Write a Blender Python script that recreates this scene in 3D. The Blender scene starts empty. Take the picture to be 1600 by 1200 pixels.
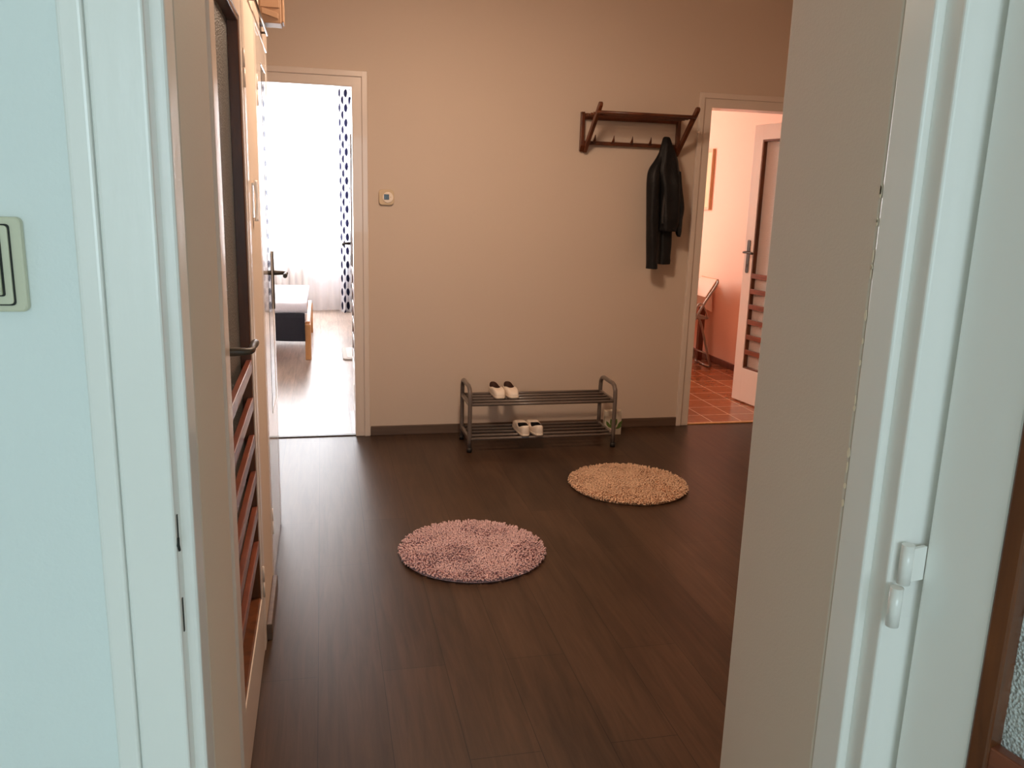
import bpy, bmesh, math, random
from mathutils import Vector, Matrix, noise as mnoise
random.seed(7)
sc = bpy.context.scene
col = sc.collection
R = math.radians

# ------------------------------------------------------------------ materials
def hx(r, g, b):
    f = lambda c: (c/255/12.92) if c <= 10 else ((c/255+.055)/1.055)**2.4
    return (f(r), f(g), f(b), 1)

def base(name, c, rough=.5, metal=0, spec=.5, trans=0, coat=0):
    m = bpy.data.materials.new(name); m.use_nodes = True
    b = m.node_tree.nodes['Principled BSDF']
    b.inputs['Base Color'].default_value = c
    b.inputs['Roughness'].default_value = rough
    b.inputs['Metallic'].default_value = metal
    b.inputs['Specular IOR Level'].default_value = spec
    b.inputs['Transmission Weight'].default_value = trans
    b.inputs['Coat Weight'].default_value = coat
    return m, m.node_tree, b

def N(t, kind, **kw):
    n = t.nodes.new(kind)
    for k, v in kw.items():
        if k in n.inputs: n.inputs[k].default_value = v
        else: setattr(n, k, v)
    return n

def coords(t, scale=(1, 1, 1)):
    tc = N(t, 'ShaderNodeTexCoord'); mp = N(t, 'ShaderNodeMapping')
    mp.inputs['Scale'].default_value = scale
    t.links.new(tc.outputs['Object'], mp.inputs['Vector'])
    return mp.outputs['Vector']

def mottled(name, c, rough=.5, scale=6, amount=.06, bump=.0, bscale=120, stretch=(1, 1, 1), coat=0, spec=.5):
    """plain surface with slight colour variation and a fine bump"""
    m, t, b = base(name, c, rough, coat=coat, spec=spec)
    v = coords(t, stretch)
    nz = N(t, 'ShaderNodeTexNoise', Scale=scale, Detail=5.0)
    t.links.new(v, nz.inputs['Vector'])
    mx = N(t, 'ShaderNodeMix', data_type='RGBA')
    mx.inputs[6].default_value = tuple(min(1, x*(1-amount)) for x in c[:3])+(1,)
    mx.inputs[7].default_value = tuple(min(1, x*(1+amount)) for x in c[:3])+(1,)
    t.links.new(nz.outputs['Fac'], mx.inputs[0]); t.links.new(mx.outputs[2], b.inputs['Base Color'])
    if bump:
        n2 = N(t, 'ShaderNodeTexNoise', Scale=bscale, Detail=3.0)
        t.links.new(v, n2.inputs['Vector'])
        bp = N(t, 'ShaderNodeBump', Strength=bump, Distance=.004)
        t.links.new(n2.outputs['Fac'], bp.inputs['Height']); t.links.new(bp.outputs['Normal'], b.inputs['Normal'])
    return m

def wood(name, c1, c2, rough=.4, stretch=(30, 30, 2), coat=.1):
    m, t, b = base(name, c1, rough, coat=coat)
    v = coords(t, stretch)
    nz = N(t, 'ShaderNodeTexNoise', Scale=1.6, Detail=6.0, Distortion=.6)
    t.links.new(v, nz.inputs['Vector'])
    rp = N(t, 'ShaderNodeValToRGB')
    rp.color_ramp.elements[0].position = .3; rp.color_ramp.elements[0].color = c1
    rp.color_ramp.elements[1].position = .72; rp.color_ramp.elements[1].color = c2
    t.links.new(nz.outputs['Fac'], rp.inputs['Fac']); t.links.new(rp.outputs['Color'], b.inputs['Base Color'])
    return m

def plank_floor(name, c1, c2, cm, rough):
    m, t, b = base(name, c1, rough, spec=.27)
    tc = N(t, 'ShaderNodeTexCoord'); sp = N(t, 'ShaderNodeSeparateXYZ'); cb = N(t, 'ShaderNodeCombineXYZ')
    t.links.new(tc.outputs['Object'], sp.inputs[0])
    ad = N(t, 'ShaderNodeMath', operation='ADD'); ad.inputs[1].default_value = .048+1.9
    t.links.new(sp.outputs['X'], ad.inputs[0])
    ad2 = N(t, 'ShaderNodeMath', operation='ADD'); ad2.inputs[1].default_value = 12.35
    t.links.new(sp.outputs['Y'], ad2.inputs[0])
    t.links.new(ad2.outputs[0], cb.inputs['X']); t.links.new(ad.outputs[0], cb.inputs['Y'])
    br = N(t, 'ShaderNodeTexBrick', Scale=1.0)
    br.inputs['Brick Width'].default_value = 1.22; br.inputs['Row Height'].default_value = .191
    br.inputs['Mortar Size'].default_value = .0011; br.inputs['Mortar Smooth'].default_value = .2
    br.offset = .37; br.offset_frequency = 2
    br.inputs['Color1'].default_value = c1; br.inputs['Color2'].default_value = c2; br.inputs['Mortar'].default_value = cm
    t.links.new(cb.outputs[0], br.inputs['Vector'])
    mp = N(t, 'ShaderNodeMapping'); mp.inputs['Scale'].default_value = (24, 1.6, 1)
    t.links.new(tc.outputs['Object'], mp.inputs['Vector'])
    nz = N(t, 'ShaderNodeTexNoise', Scale=1.5, Detail=8.0, Roughness=.65, Distortion=.8)
    t.links.new(mp.outputs[0], nz.inputs['Vector'])
    rp = N(t, 'ShaderNodeValToRGB')
    rp.color_ramp.elements[0].position = .3; rp.color_ramp.elements[0].color = (.62, .62, .62, 1)
    rp.color_ramp.elements[1].position = .7; rp.color_ramp.elements[1].color = (1.2, 1.2, 1.2, 1)
    t.links.new(nz.outputs['Fac'], rp.inputs['Fac'])
    mp2 = N(t, 'ShaderNodeMapping'); mp2.inputs['Scale'].default_value = (6, 1.3, 1)
    t.links.new(tc.outputs['Object'], mp2.inputs['Vector'])
    n2 = N(t, 'ShaderNodeTexNoise', Scale=1.0, Detail=4.0)
    t.links.new(mp2.outputs[0], n2.inputs['Vector'])
    rp2 = N(t, 'ShaderNodeValToRGB')
    rp2.color_ramp.elements[0].position = .3; rp2.color_ramp.elements[0].color = (.78, .78, .78, 1)
    rp2.color_ramp.elements[1].position = .7; rp2.color_ramp.elements[1].color = (1.15, 1.15, 1.15, 1)
    t.links.new(n2.outputs['Fac'], rp2.inputs['Fac'])
    mu = N(t, 'ShaderNodeMix', data_type='RGBA', blend_type='MULTIPLY'); mu.inputs[0].default_value = 1
    mu2 = N(t, 'ShaderNodeMix', data_type='RGBA', blend_type='MULTIPLY'); mu2.inputs[0].default_value = 1
    t.links.new(br.outputs['Color'], mu.inputs[6]); t.links.new(rp.outputs['Color'], mu.inputs[7])
    t.links.new(mu.outputs[2], mu2.inputs[6]); t.links.new(rp2.outputs['Color'], mu2.inputs[7])
    t.links.new(mu2.outputs[2], b.inputs['Base Color'])
    bp = N(t, 'ShaderNodeBump', Strength=.12, Distance=.002)
    t.links.new(nz.outputs['Fac'], bp.inputs['Height']); t.links.new(bp.outputs['Normal'], b.inputs['Normal'])
    return m

def tile_floor(name):
    m, t, b = base(name, hx(150, 80, 45), .22)
    tc = N(t, 'ShaderNodeTexCoord'); mp = N(t, 'ShaderNodeMapping')
    mp.inputs['Location'].default_value = (-2.515+.21*20, -4.88+.21*20, 0)
    t.links.new(tc.outputs['Object'], mp.inputs['Vector'])
    br = N(t, 'ShaderNodeTexBrick', Scale=1.0); br.offset = 0
    br.inputs['Brick Width'].default_value = .21; br.inputs['Row Height'].default_value = .21
    br.inputs['Mortar Size'].default_value = .0035
    br.inputs['Color1'].default_value = hx(158, 96, 62); br.inputs['Color2'].default_value = hx(140, 82, 50)
    br.inputs['Mortar'].default_value = hx(222, 186, 152)
    t.links.new(mp.outputs[0], br.inputs['Vector'])
    nz = N(t, 'ShaderNodeTexNoise', Scale=22.0, Detail=4.0)
    t.links.new(tc.outputs['Object'], nz.inputs['Vector'])
    rp = N(t, 'ShaderNodeValToRGB')
    rp.color_ramp.elements[0].position = .3; rp.color_ramp.elements[0].color = (.86, .86, .86, 1)
    rp.color_ramp.elements[1].position = .7; rp.color_ramp.elements[1].color = (1.1, 1.1, 1.1, 1)
    t.links.new(nz.outputs['Fac'], rp.inputs['Fac'])
    mu = N(t, 'ShaderNodeMix', data_type='RGBA', blend_type='MULTIPLY'); mu.inputs[0].default_value = 1
    t.links.new(br.outputs['Color'], mu.inputs[6]); t.links.new(rp.outputs['Color'], mu.inputs[7])
    t.links.new(mu.outputs[2], b.inputs['Base Color'])
    return m

def pebble_glass(name, c, rough, trans, bump=.7, scale=190):
    m, t, b = base(name, c, rough, trans=trans)
    v = coords(t)
    vo = N(t, 'ShaderNodeTexVoronoi', Scale=scale)
    t.links.new(v, vo.inputs['Vector'])
    bp = N(t, 'ShaderNodeBump', Strength=bump, Distance=.004)
    t.links.new(vo.outputs['Distance'], bp.inputs['Height']); t.links.new(bp.outputs['Normal'], b.inputs['Normal'])
    return m

def sheer_mat(name, transp):
    m = bpy.data.materials.new(name); m.use_nodes = True
    t = m.node_tree; t.nodes.remove(t.nodes['Principled BSDF']); out = t.nodes['Material Output']
    tr = N(t, 'ShaderNodeBsdfTransparent'); tl = N(t, 'ShaderNodeBsdfTranslucent'); df = N(t, 'ShaderNodeBsdfDiffuse')
    tl.inputs['Color'].default_value = (.92, .92, .95, 1); df.inputs['Color'].default_value = (.9, .9, .92, 1)
    a = N(t, 'ShaderNodeMixShader'); a.inputs[0].default_value = .5
    b_ = N(t, 'ShaderNodeMixShader'); b_.inputs[0].default_value = transp
    t.links.new(df.outputs[0], a.inputs[1]); t.links.new(tl.outputs[0], a.inputs[2])
    t.links.new(a.outputs[0], b_.inputs[1]); t.links.new(tr.outputs[0], b_.inputs[2])
    t.links.new(b_.outputs[0], out.inputs['Surface'])
    return m

def polka_mat(name):
    """white cloth printed with staggered navy dots (uses the cloth's own width and height)"""
    m = bpy.data.materials.new(name); m.use_nodes = True
    t = m.node_tree; t.nodes.remove(t.nodes['Principled BSDF']); out = t.nodes['Material Output']
    uv = N(t, 'ShaderNodeUVMap', uv_map='cloth')
    sp = N(t, 'ShaderNodeSeparateXYZ'); t.links.new(uv.outputs[0], sp.inputs[0])
    def mth(op, a, b=None):
        n = N(t, 'ShaderNodeMath', operation=op)
        for i, q in enumerate((a, b)):
            if q is None: continue
            if isinstance(q, (int, float)): n.inputs[i].default_value = q
            else: t.links.new(q, n.inputs[i])
        return n.outputs[0]
    px, py = .112, .165
    u = mth('DIVIDE', sp.outputs['X'], px)
    cu = mth('FLOOR', u)
    odd = mth('MODULO', cu, 2.0)
    w = mth('ADD', mth('DIVIDE', sp.outputs['Y'], py), mth('MULTIPLY', odd, .5))
    fu = mth('MULTIPLY', mth('SUBTRACT', mth('FRACT', u), .5), px)
    fw = mth('MULTIPLY', mth('SUBTRACT', mth('FRACT', w), .5), py)
    d = mth('SQRT', mth('ADD', mth('MULTIPLY', fu, fu), mth('MULTIPLY', fw, fw)))
    dot = mth('LESS_THAN', d, .046)
    mx = N(t, 'ShaderNodeMix', data_type='RGBA')
    mx.inputs[6].default_value = (.85, .85, .88, 1); mx.inputs[7].default_value = hx(38, 38, 62)
    t.links.new(dot, mx.inputs[0])
    tl = N(t, 'ShaderNodeBsdfTranslucent'); df = N(t, 'ShaderNodeBsdfDiffuse')
    t.links.new(mx.outputs[2], tl.inputs['Color']); t.links.new(mx.outputs[2], df.inputs['Color'])
    a = N(t, 'ShaderNodeMixShader'); a.inputs[0].default_value = .45
    t.links.new(df.outputs[0], a.inputs[1]); t.links.new(tl.outputs[0], a.inputs[2])
    t.links.new(a.outputs[0], out.inputs['Surface'])
    return m

M = {}
M['hall_wall'] = mottled('hall_wall_paint', hx(208, 191, 175), .75, 2.5, .02, .08, 260)
M['near_wall'] = mottled('near_room_paint', hx(226, 232, 231), .7, 3, .03, .12, 220)
M['white'] = mottled('white_gloss_paint', hx(238, 236, 232), .28, 5, .03, .1, 60, (1, 1, .25), coat=.3)
M['hall_white'] = mottled('cream_gloss_paint', hx(220, 206, 194), .3, 5, .03, .1, 60, (1, 1, .25), coat=.25)
M['white_glossy'] = mottled('white_gloss_paint_shiny', hx(232, 224, 218), .14, 5, .03, .03, 40, (1, 1, .2), coat=.5)
M['ceiling'] = mottled('ceiling_paint', hx(235, 222, 205), .85, 3, .02)
M['hall_floor'] = plank_floor('hall_laminate', hx(76, 56, 42), hx(63, 46, 34), hx(36, 26, 19), .38)
M['bed_floor'] = plank_floor('bedroom_laminate', hx(176, 158, 146), hx(164, 146, 134), hx(110, 98, 90), .3)
M['near_floor'] = mottled('near_room_floor', hx(190, 196, 190), .4, 6, .05)
M['tile'] = tile_floor('kitchen_tile')
M['kit_wall'] = mottled('kitchen_paint', hx(240, 200, 180), .7, 2.5, .02, .05, 200)
M['bed_wall'] = mottled('bedroom_paint', hx(232, 230, 232), .75, 2.5, .02)
M['baseboard'] = wood('baseboard_wood', hx(104, 84, 70), hx(84, 66, 54), .45, (2, 30, 30))
M['door_wood'] = wood('door_bead_wood', hx(112, 62, 30), hx(72, 36, 16), .3, (20, 20, 3), .25)
M['slat_wood'] = wood('door_slat_wood', hx(136, 74, 50), hx(98, 50, 34), .3, (4, 4, 40), .3)
M['rack_wood'] = wood('coat_rack_wood', hx(106, 54, 26), hx(66, 32, 14), .38, (8, 8, 8), .15)
M['pine'] = wood('pine_wood', hx(214, 160, 104), hx(190, 134, 80), .4, (20, 20, 4))
M['dark_table'] = wood('table_wood', hx(112, 58, 36), hx(84, 40, 24), .4, (20, 20, 4))
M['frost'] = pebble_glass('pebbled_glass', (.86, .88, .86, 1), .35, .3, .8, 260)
M['frost_shaded'] = pebble_glass('pebbled_glass_shaded', (.13, .13, .12, 1), .35, .3)  # same pebbled glass, with the dark room behind put into its colour
M['clear'] = base('clear_glass', (.9, .95, .95, 1), .02, trans=1)[0]
M['bronze'] = mottled('aged_bronze', hx(62, 55, 46), .45, 30, .15, spec=.5)
M['steel'] = base('brushed_steel', hx(150, 142, 134), .3, metal=.9)[0]
M['tube_grey'] = mottled('grey_lacquer_tube', hx(104, 94, 88), .32, 20, .05, coat=.3)
M['rubber'] = mottled('black_rubber', hx(32, 28, 26), .6, 30, .1)
M['thermo'] = mottled('aged_cream_plastic', hx(205, 184, 152), .45, 20, .04)
M['thermo_light'] = mottled('cream_dial_plastic', hx(236, 222, 205), .4, 20, .03)
M['display'] = base('black_display', hx(18, 18, 20), .12)[0]
M['seg'] = base('grey_segment', hx(110, 108, 104), .4)[0]
M['switch'] = mottled('old_switch_plastic', hx(204, 202, 178), .4, 25, .03)
M['switch_rock'] = mottled('old_rocker_plastic', hx(184, 186, 158), .35, 25, .03)
M['chip'] = base('bare_plaster_chip', hx(228, 214, 190), .8)[0]
M['gap'] = base('dark_gap', hx(40, 42, 38), .8)[0]
M['phone'] = base('white_handset_plastic', hx(250, 249, 246), .25, coat=.5)[0]
M['cabinet'] = mottled('beige_cabinet_paint', hx(152, 122, 96), .5, 8, .03)
M['leather'] = mottled('black_leather', hx(17, 17, 19), .5, 18, .3, .5, 140, spec=.3)
M['lining'] = mottled('grey_lining', hx(38, 35, 35), .7, 25, .2, .3, 200)
M['shoe'] = mottled('white_shoe_leather', hx(232, 220, 206), .5, 30, .04, .1, 220)
M['shoe_in'] = mottled('dark_insole', hx(74, 48, 38), .7, 20, .15)
M['shoe_in2'] = mottled('black_insole', hx(30, 26, 26), .7, 20, .15)
M['sole'] = mottled('pale_sole', hx(222, 208, 190), .6, 20, .05)
M['carton'] = mottled('white_carton', hx(214, 204, 186), .5, 20, .03)
M['leafprint'] = mottled('green_leaf_print', hx(92, 118, 58), .5, 60, .3)
M['rug_pink'] = mottled('pink_chenille', hx(206, 174, 176), .9, 9, .16)
M['rug_beige'] = mottled('beige_chenille', hx(218, 184, 156), .9, 9, .12)
M['mattress'] = mottled('mattress_cloth', hx(236, 234, 236), .9, 20, .03)
M['duvet'] = mottled('white_duvet_cloth', hx(226, 226, 236), .9, 14, .05, .6, 60)
M['blanket'] = mottled('charcoal_blanket', hx(44, 46, 56), .95, 40, .15, .4, 200)
M['sheer'] = sheer_mat('sheer_cloth', .42)
M['polka'] = polka_mat('polka_dot_cloth')
M['cloth'] = mottled('table_cloth', hx(236, 218, 205), .85, 10, .03)
M['seat'] = mottled('grey_seat_vinyl', hx(150, 140, 130), .5, 20, .05)
M['chair_back'] = mottled('beige_chair_back', hx(214, 178, 148), .5, 12, .03)
M['canvas'] = mottled('pale_painting', hx(232, 205, 165), .7, 7, .25)
M['frame_wood'] = wood('picture_frame_wood', hx(216, 180, 142), hx(196, 158, 118), .45, (20, 20, 4))
M['scale_white'] = mottled('white_mat_edge', hx(214, 212, 210), .8, 30, .05)

# ------------------------------------------------------------------ mesh helpers
class MB:
    def __init__(self): self.bm = bmesh.new(); self.mats = []
    def mi(self, m):
        if m not in self.mats: self.mats.append(m)
        return self.mats.index(m)
    def box(self, x0, x1, y0, y1, z0, z1, m=None, bevel=0, seg=2):
        b2 = bmesh.new()
        bmesh.ops.create_cube(b2, size=1)
        for v in b2.verts:
            v.co = Vector((x0+(x1-x0)*(v.co.x+.5), y0+(y1-y0)*(v.co.y+.5), z0+(z1-z0)*(v.co.z+.5)))
        bmesh.ops.recalc_face_normals(b2, faces=b2.faces)
        if bevel: bmesh.ops.bevel(b2, geom=b2.edges[:], offset=bevel, segments=seg, affect='EDGES', profile=.5)
        self._merge(b2, m); return self
    def _merge(self, b2, m, smooth=False):
        k = self.mi(m)
        vs = {}
        for v in b2.verts: vs[v] = self.bm.verts.new(v.co)
        for f in b2.faces:
            try:
                nf = self.bm.faces.new([vs[v] for v in f.verts]); nf.material_index = k; nf.smooth = smooth or f.smooth
            except ValueError: pass
        b2.free()
    def grid(self, rows, m, closed=True, caps=True, smooth=True):
        k = self.mi(m); bm = self.bm
        V = [[bm.verts.new(p) for p in r] for r in rows]
        n = len(V[0])
        for i in range(len(V)-1):
            for j in range(n if closed else n-1):
                f = bm.faces.new((V[i][j], V[i][(j+1) % n], V[i+1][(j+1) % n], V[i+1][j])); f.material_index = k; f.smooth = smooth
        if caps and closed:
            for r in (list(reversed(V[0])), V[-1]):
                f = bm.faces.new(r); f.material_index = k
        return self
    def tube(self, pts, r, m, seg=10, closed=False, rs=None):
        pts = [Vector(p) for p in pts]; rows = []; n = len(pts); prev = None
        for i, p in enumerate(pts):
            if closed: d = (pts[(i+1) % n]-pts[i-1])
            else: d = pts[min(i+1, n-1)]-pts[max(i-1, 0)]
            d.normalize()
            if prev is None:
                a = Vector((0, 0, 1)) if abs(d.z) < .9 else Vector((1, 0, 0))
                u = d.cross(a).normalized()
            else:
                u = (prev-d*prev.dot(d)).normalized()
            prev = u; w = d.cross(u)
            rr = rs[i] if rs else r
            rows.append([p+(u*math.cos(2*math.pi*j/seg)+w*math.sin(2*math.pi*j/seg))*rr for j in range(seg)])
        if closed: rows.append(rows[0])
        return self.grid(rows, m, True, not closed)
    def prism(self, poly, axis, a, b, m, bevel=0):
        """poly in the two other axes, extruded along axis from a to b"""
        def P(p, h):
            if axis == 'x': return Vector((h, p[0], p[1]))
            if axis == 'y': return Vector((p[0], h, p[1]))
            return Vector((p[0], p[1], h))
        b2 = bmesh.new()
        v0 = [b2.verts.new(P(p, a)) for p in poly]; v1 = [b2.verts.new(P(p, b)) for p in poly]
        n = len(poly)
        b2.faces.new(v0); b2.faces.new(list(reversed(v1)))
        for i in range(n): b2.faces.new((v0[i], v1[i], v1[(i+1) % n], v0[(i+1) % n]))
        bmesh.ops.recalc_face_normals(b2, faces=b2.faces)
        if bevel: bmesh.ops.bevel(b2, geom=b2.edges[:], offset=bevel, segments=2, affect='EDGES', profile=.5)
        self._merge(b2, m); return self
    def build(self, name, parent=None, sharp=40, origin=None):
        bmesh.ops.recalc_face_normals(self.bm, faces=self.bm.faces)
        me = bpy.data.meshes.new(name); self.bm.to_mesh(me); self.bm.free()
        for m in self.mats: me.materials.append(m)
        o = bpy.data.objects.new(name, me); col.objects.link(o)
        if parent: o.parent = parent
        return o

def tag(o, label, cat, group=None):
    o['label'] = label; o['category'] = cat
    if group: o['group'] = group
    return o
def thing(name, label, cat, loc=(0, 0, 0), rz=0, group=None):
    o = bpy.data.objects.new(name, None); col.objects.link(o); o.empty_display_size = .1
    o.location = loc; o.rotation_euler = (0, 0, rz)
    return tag(o, label, cat, group)
def struct(o, label=None, cat=None):
    o['kind'] = 'structure'
    if label: o['label'] = label; o['category'] = cat
    return o
def copy_tree(o, parent=None):
    c = o.copy(); col.objects.link(c)
    if parent: c.parent = parent
    for ch in list(o.children): copy_tree(ch, c)
    return c
def smooth_path(pts, n=6):
    P = [Vector(p) for p in pts]; out = []
    for i in range(len(P)-1):
        p0, p1, p2, p3 = P[max(i-1, 0)], P[i], P[i+1], P[min(i+2, len(P)-1)]
        for k in range(n):
            t = k/n
            out.append(.5*((2*p1)+(p2-p0)*t+(2*p0-5*p1+4*p2-p3)*t*t+(3*p1-p0-3*p2+p3)*t**3))
    out.append(P[-1]); return out
def round_poly(w, h, r, n=6, cx=0, cy=0):
    out = []
    for sx, sy, a0 in ((1, 1, 0), (-1, 1, 90), (-1, -1, 180), (1, -1, 270)):
        for k in range(n+1):
            a = R(a0+90*k/n)
            out.append((cx+sx*(w/2-r)+r*math.cos(a), cy+sy*(h/2-r)+r*math.sin(a)))
    return out

# ------------------------------------------------------------------ shell
HZ = 2.66; FY = 4.86; DH = 1.985
struct(MB().box(-1.0, 3.5, .87, 4.90, -.1, 0, M['hall_floor']).build('floor'), 'brown wood plank floor of the hall', 'floor')
struct(MB().box(-2.5, 1.1, 4.90, 10.6, -.1, 0, M['bed_floor']).build('floor_bedroom'), 'pale wood plank floor of the bedroom beyond the left doorway', 'floor')
struct(MB().box(1.1, 3.7, 4.90, 8.9, -.1, 0, M['tile']).build('floor_kitchen'), 'brown square tile floor of the room beyond the right doorway', 'floor')
struct(MB().box(-1.6, 1.9, -2.3, .87, -.1, 0, M['near_floor']).build('floor_near'), 'floor of the pale green room in front', 'floor')
struct(MB().box(-1.0, 3.5, .90, 4.92, HZ, HZ+.1, M['ceiling']).build('ceiling'))
struct(MB().box(-2.5, 1.1, 4.92, 10.6, HZ, HZ+.1, M['ceiling']).build('ceiling_bedroom'))
struct(MB().box(1.1, 3.7, 4.92, 8.9, HZ, HZ+.1, M['ceiling']).build('ceiling_kitchen'))
struct(MB().box(-1.6, 1.9, -2.3, .90, HZ, HZ+.1, M['ceiling']).build('ceiling_near'))
# wall between the near room and the hall: a pale green face and a cream face
nw = MB()
nw.box(-1.6, -.165, .83, .905, 0, HZ, M['near_wall']).box(.69, 1.9, .83, .905, 0, HZ, M['near_wall']).box(-.165, .69, .83, .905, DH+.03, HZ, M['near_wall'])
struct(nw.build('wall_near_room'), 'pale mint wall with the light switch left of the open doorway', 'wall')
hw = MB()
hw.box(-1.6, -.135, .9055, 1.154, 0, HZ, M['hall_wall'], .003).box(.66, 3.5, .9055, 1.154, 0, HZ, M['hall_wall'], .003).box(-.135, .66, .9055, 1.154, DH, HZ, M['hall_wall'])
struct(hw.build('wall_hall_front'), 'grey beige reveal of the near doorway', 'wall')
nr = MB()
nr.box(-1.7, -1.6, -2.3, .83, 0, HZ, M['near_wall']).box(1.9, 2.0, -2.3, .83, 0, HZ, M['near_wall'])
nr.box(-1.6, 1.9, -2.4, -2.3, 0, .85, M['near_wall']).box(-1.6, 1.9, -2.4, -2.3, 2.25, HZ, M['near_wall'])
nr.box(-1.6, -.7, -2.4, -2.3, .85, 2.25, M['near_wall']).box(1.1, 1.9, -2.4, -2.3, .85, 2.25, M['near_wall'])
struct(nr.build('wall_near_back'))
def window(name, x0, x1, z0, z1, y, t=.1):
    o = MB(); f = .05
    for a, b in ((x0, x0+f), (x1-f, x1), ((x0+x1)/2-f*.6, (x0+x1)/2+f*.6)): o.box(a, b, y, y+.06, z0, z1, M['white'], .004)
    for a, b in ((z0, z0+f), (z1-f, z1)): o.box(x0, x1, y+.001, y+.059, a, b, M['white'], .004)
    w = struct(o.build(name))
    return w
window('window_1', -.7, 1.1, .85, 2.25, -2.38)
# hall left wall with two door openings
lw = MB(); W_ = M['hall_wall']
L1 = (1.68, 2.47); L2 = (2.955, 3.60)
lw.box(-.34, -.2, 1.154, L1[0], 0, HZ, W_).box(-.34, -.2, L1[1], L2[0], 0, HZ, W_).box(-.34, -.225, L2[1], 3.64, 0, HZ, W_)
lw.box(-.34, -.2, L1[0], L1[1], 1.98, HZ, W_).box(-.34, -.2, L2[0], L2[1]-.0, 1.95, HZ, W_)
lw.box(-1.0, -.34, 1.154, 1.2, 0, HZ, W_).box(-1.0, -.34, 3.56, 3.64, 0, HZ, W_)
struct(lw.build('wall_left'), 'cream left wall of the hall with two glazed doors', 'wall')
struct(MB().box(-1.0, -.9, 1.2, 3.56, 0, HZ, M['bed_wall']).build('wall_closet_back'))
struct(MB().box(-.9, -.34, 2.68, 2.74, 0, HZ, M['bed_wall']).build('wall_closet_divider'))
struct(MB().box(-1.1, -1.0, 3.56, 4.98, 0, HZ, W_).build('wall_left_niche'))
struct(MB().box(3.4, 3.5, 1.154, FY, 0, HZ, W_).build('wall_right'))
# far wall
BX0, BX1, KX0, KX1 = -.628, .172, 2.308, 3.03
fw = MB()
for a, b in ((-1.0, BX0-.02), (BX1+.02, KX0-.02), (KX1+.02, 3.5)): fw.box(a, b, FY, FY+.12, 0, HZ, W_)
for a, b in ((BX0-.02, BX1+.02), (KX0-.02, KX1+.02)): fw.box(a, b, FY, FY+.12, DH+.02, HZ, W_)
struct(fw.build('wall_far'), 'cream far wall of the hall with the coat rack', 'wall')
# bedroom shell
bw = MB(); B_ = M['bed_wall']
bw.box(-2.6, -2.5, 4.98, 10.6, 0, HZ, B_).box(1.0, 1.1, 4.98, 10.6, 0, HZ, B_).box(-2.5, -1.0, 4.92, 4.98, 0, HZ, B_)
struct(bw.build('wall_bedroom_sides'))
bb = MB()
bb.box(-2.5, 1.0, 10.5, 10.6, 0, .62, B_).box(-2.5, 1.0, 10.5, 10.6, 2.5, HZ, B_).box(-2.5, -1.9, 10.5, 10.6, .62, 2.5, B_).box(.36, 1.0, 10.5, 10.6, .62, 2.5, B_)
struct(bb.build('wall_bedroom_window'))
window('window_2', -1.9, .36, .62, 2.5, 10.52)
# kitchen shell
kw = MB(); K_ = M['kit_wall']
kw.box(3.5, 3.6, 4.98, 8.9, 0, HZ, K_)
struct(kw.build('wall_kitchen_right'), 'peach wall with the picture beyond the right doorway', 'wall')
kw = MB(); kw.box(1.1, 1.2, 4.98, 8.9, 0, HZ, K_)
struct(kw.build('wall_kitchen_left'))
kw = MB()
kw.box(1.2, 3.5, 8.8, 8.9, 0, .9, K_).box(1.2, 3.5, 8.8, 8.9, 2.35, HZ, K_).box(1.2, 1.25, 8.8, 8.9, .9, 2.35, K_).box(2.45, 3.5, 8.8, 8.9, .9, 2.35, K_)
struct(kw.build('wall_kitchen_back'))
window('window_3', 1.25, 2.45, .9, 2.35, 8.82)
# baseboards
struct(MB().box(.262, KX0-.075, FY-.014, FY, 0, .058, M['baseboard'], .003).build('baseboard_far'), 'brown wooden baseboard along the far wall', 'baseboard')
struct(MB().box(-.2, -.182, 2.53, 2.89, 0, .058, M['baseboard'], .003).build('baseboard_left'), 'short brown baseboard between the two left doors', 'baseboard')
struct(MB().box(3.484, 3.5, 5.0, 8.8, 0, .055, M['dark_table'], .003).build('baseboard_kitchen'), 'dark baseboard below the peach wall', 'baseboard')
# thresholds
struct(MB().box(BX0, BX1, FY+.0, FY+.035, .0, .006, M['bronze'], .002).build('trim_threshold'), 'thin metal threshold strip of the left doorway', 'threshold')
struct(MB().box(KX0, KX1, FY+.0, FY+.03, .0, .007, M['pine'], .002).build('trim_threshold_kitchen'), 'pale threshold strip of the right doorway', 'threshold')

# door frames
def frame_far(name, x0, x1, label):
    o = MB(); w = M['hall_white']; t = DH
    for s, x in ((-1, x0), (1, x1)):
        a, b = (x-.055, x) if s < 0 else (x, x+.055)
        o.box(a, b, FY-.012, FY+.125, 0, t+.055, w, .003)
        a, b = (x-.085, x-.052) if s < 0 else (x+.052, x+.085)
        o.box(a, b, FY-.022, FY+.0, 0, t+.085, w, .004)
    o.box(x0-.02, x1+.02, FY-.0118, FY+.1248, t, t+.055, w, .003)
    o.box(x0-.0848, x1+.0848, FY-.0218, FY+.0, t+.052, t+.0848, w, .004)
    return struct(o.build(name), label, 'door frame')
frame_far('trim_1', BX0, BX1, 'white frame of the bright left doorway in the far wall')
frame_far('trim_2', KX0, KX1, 'white frame of the right doorway beside the coat rack')
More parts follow.
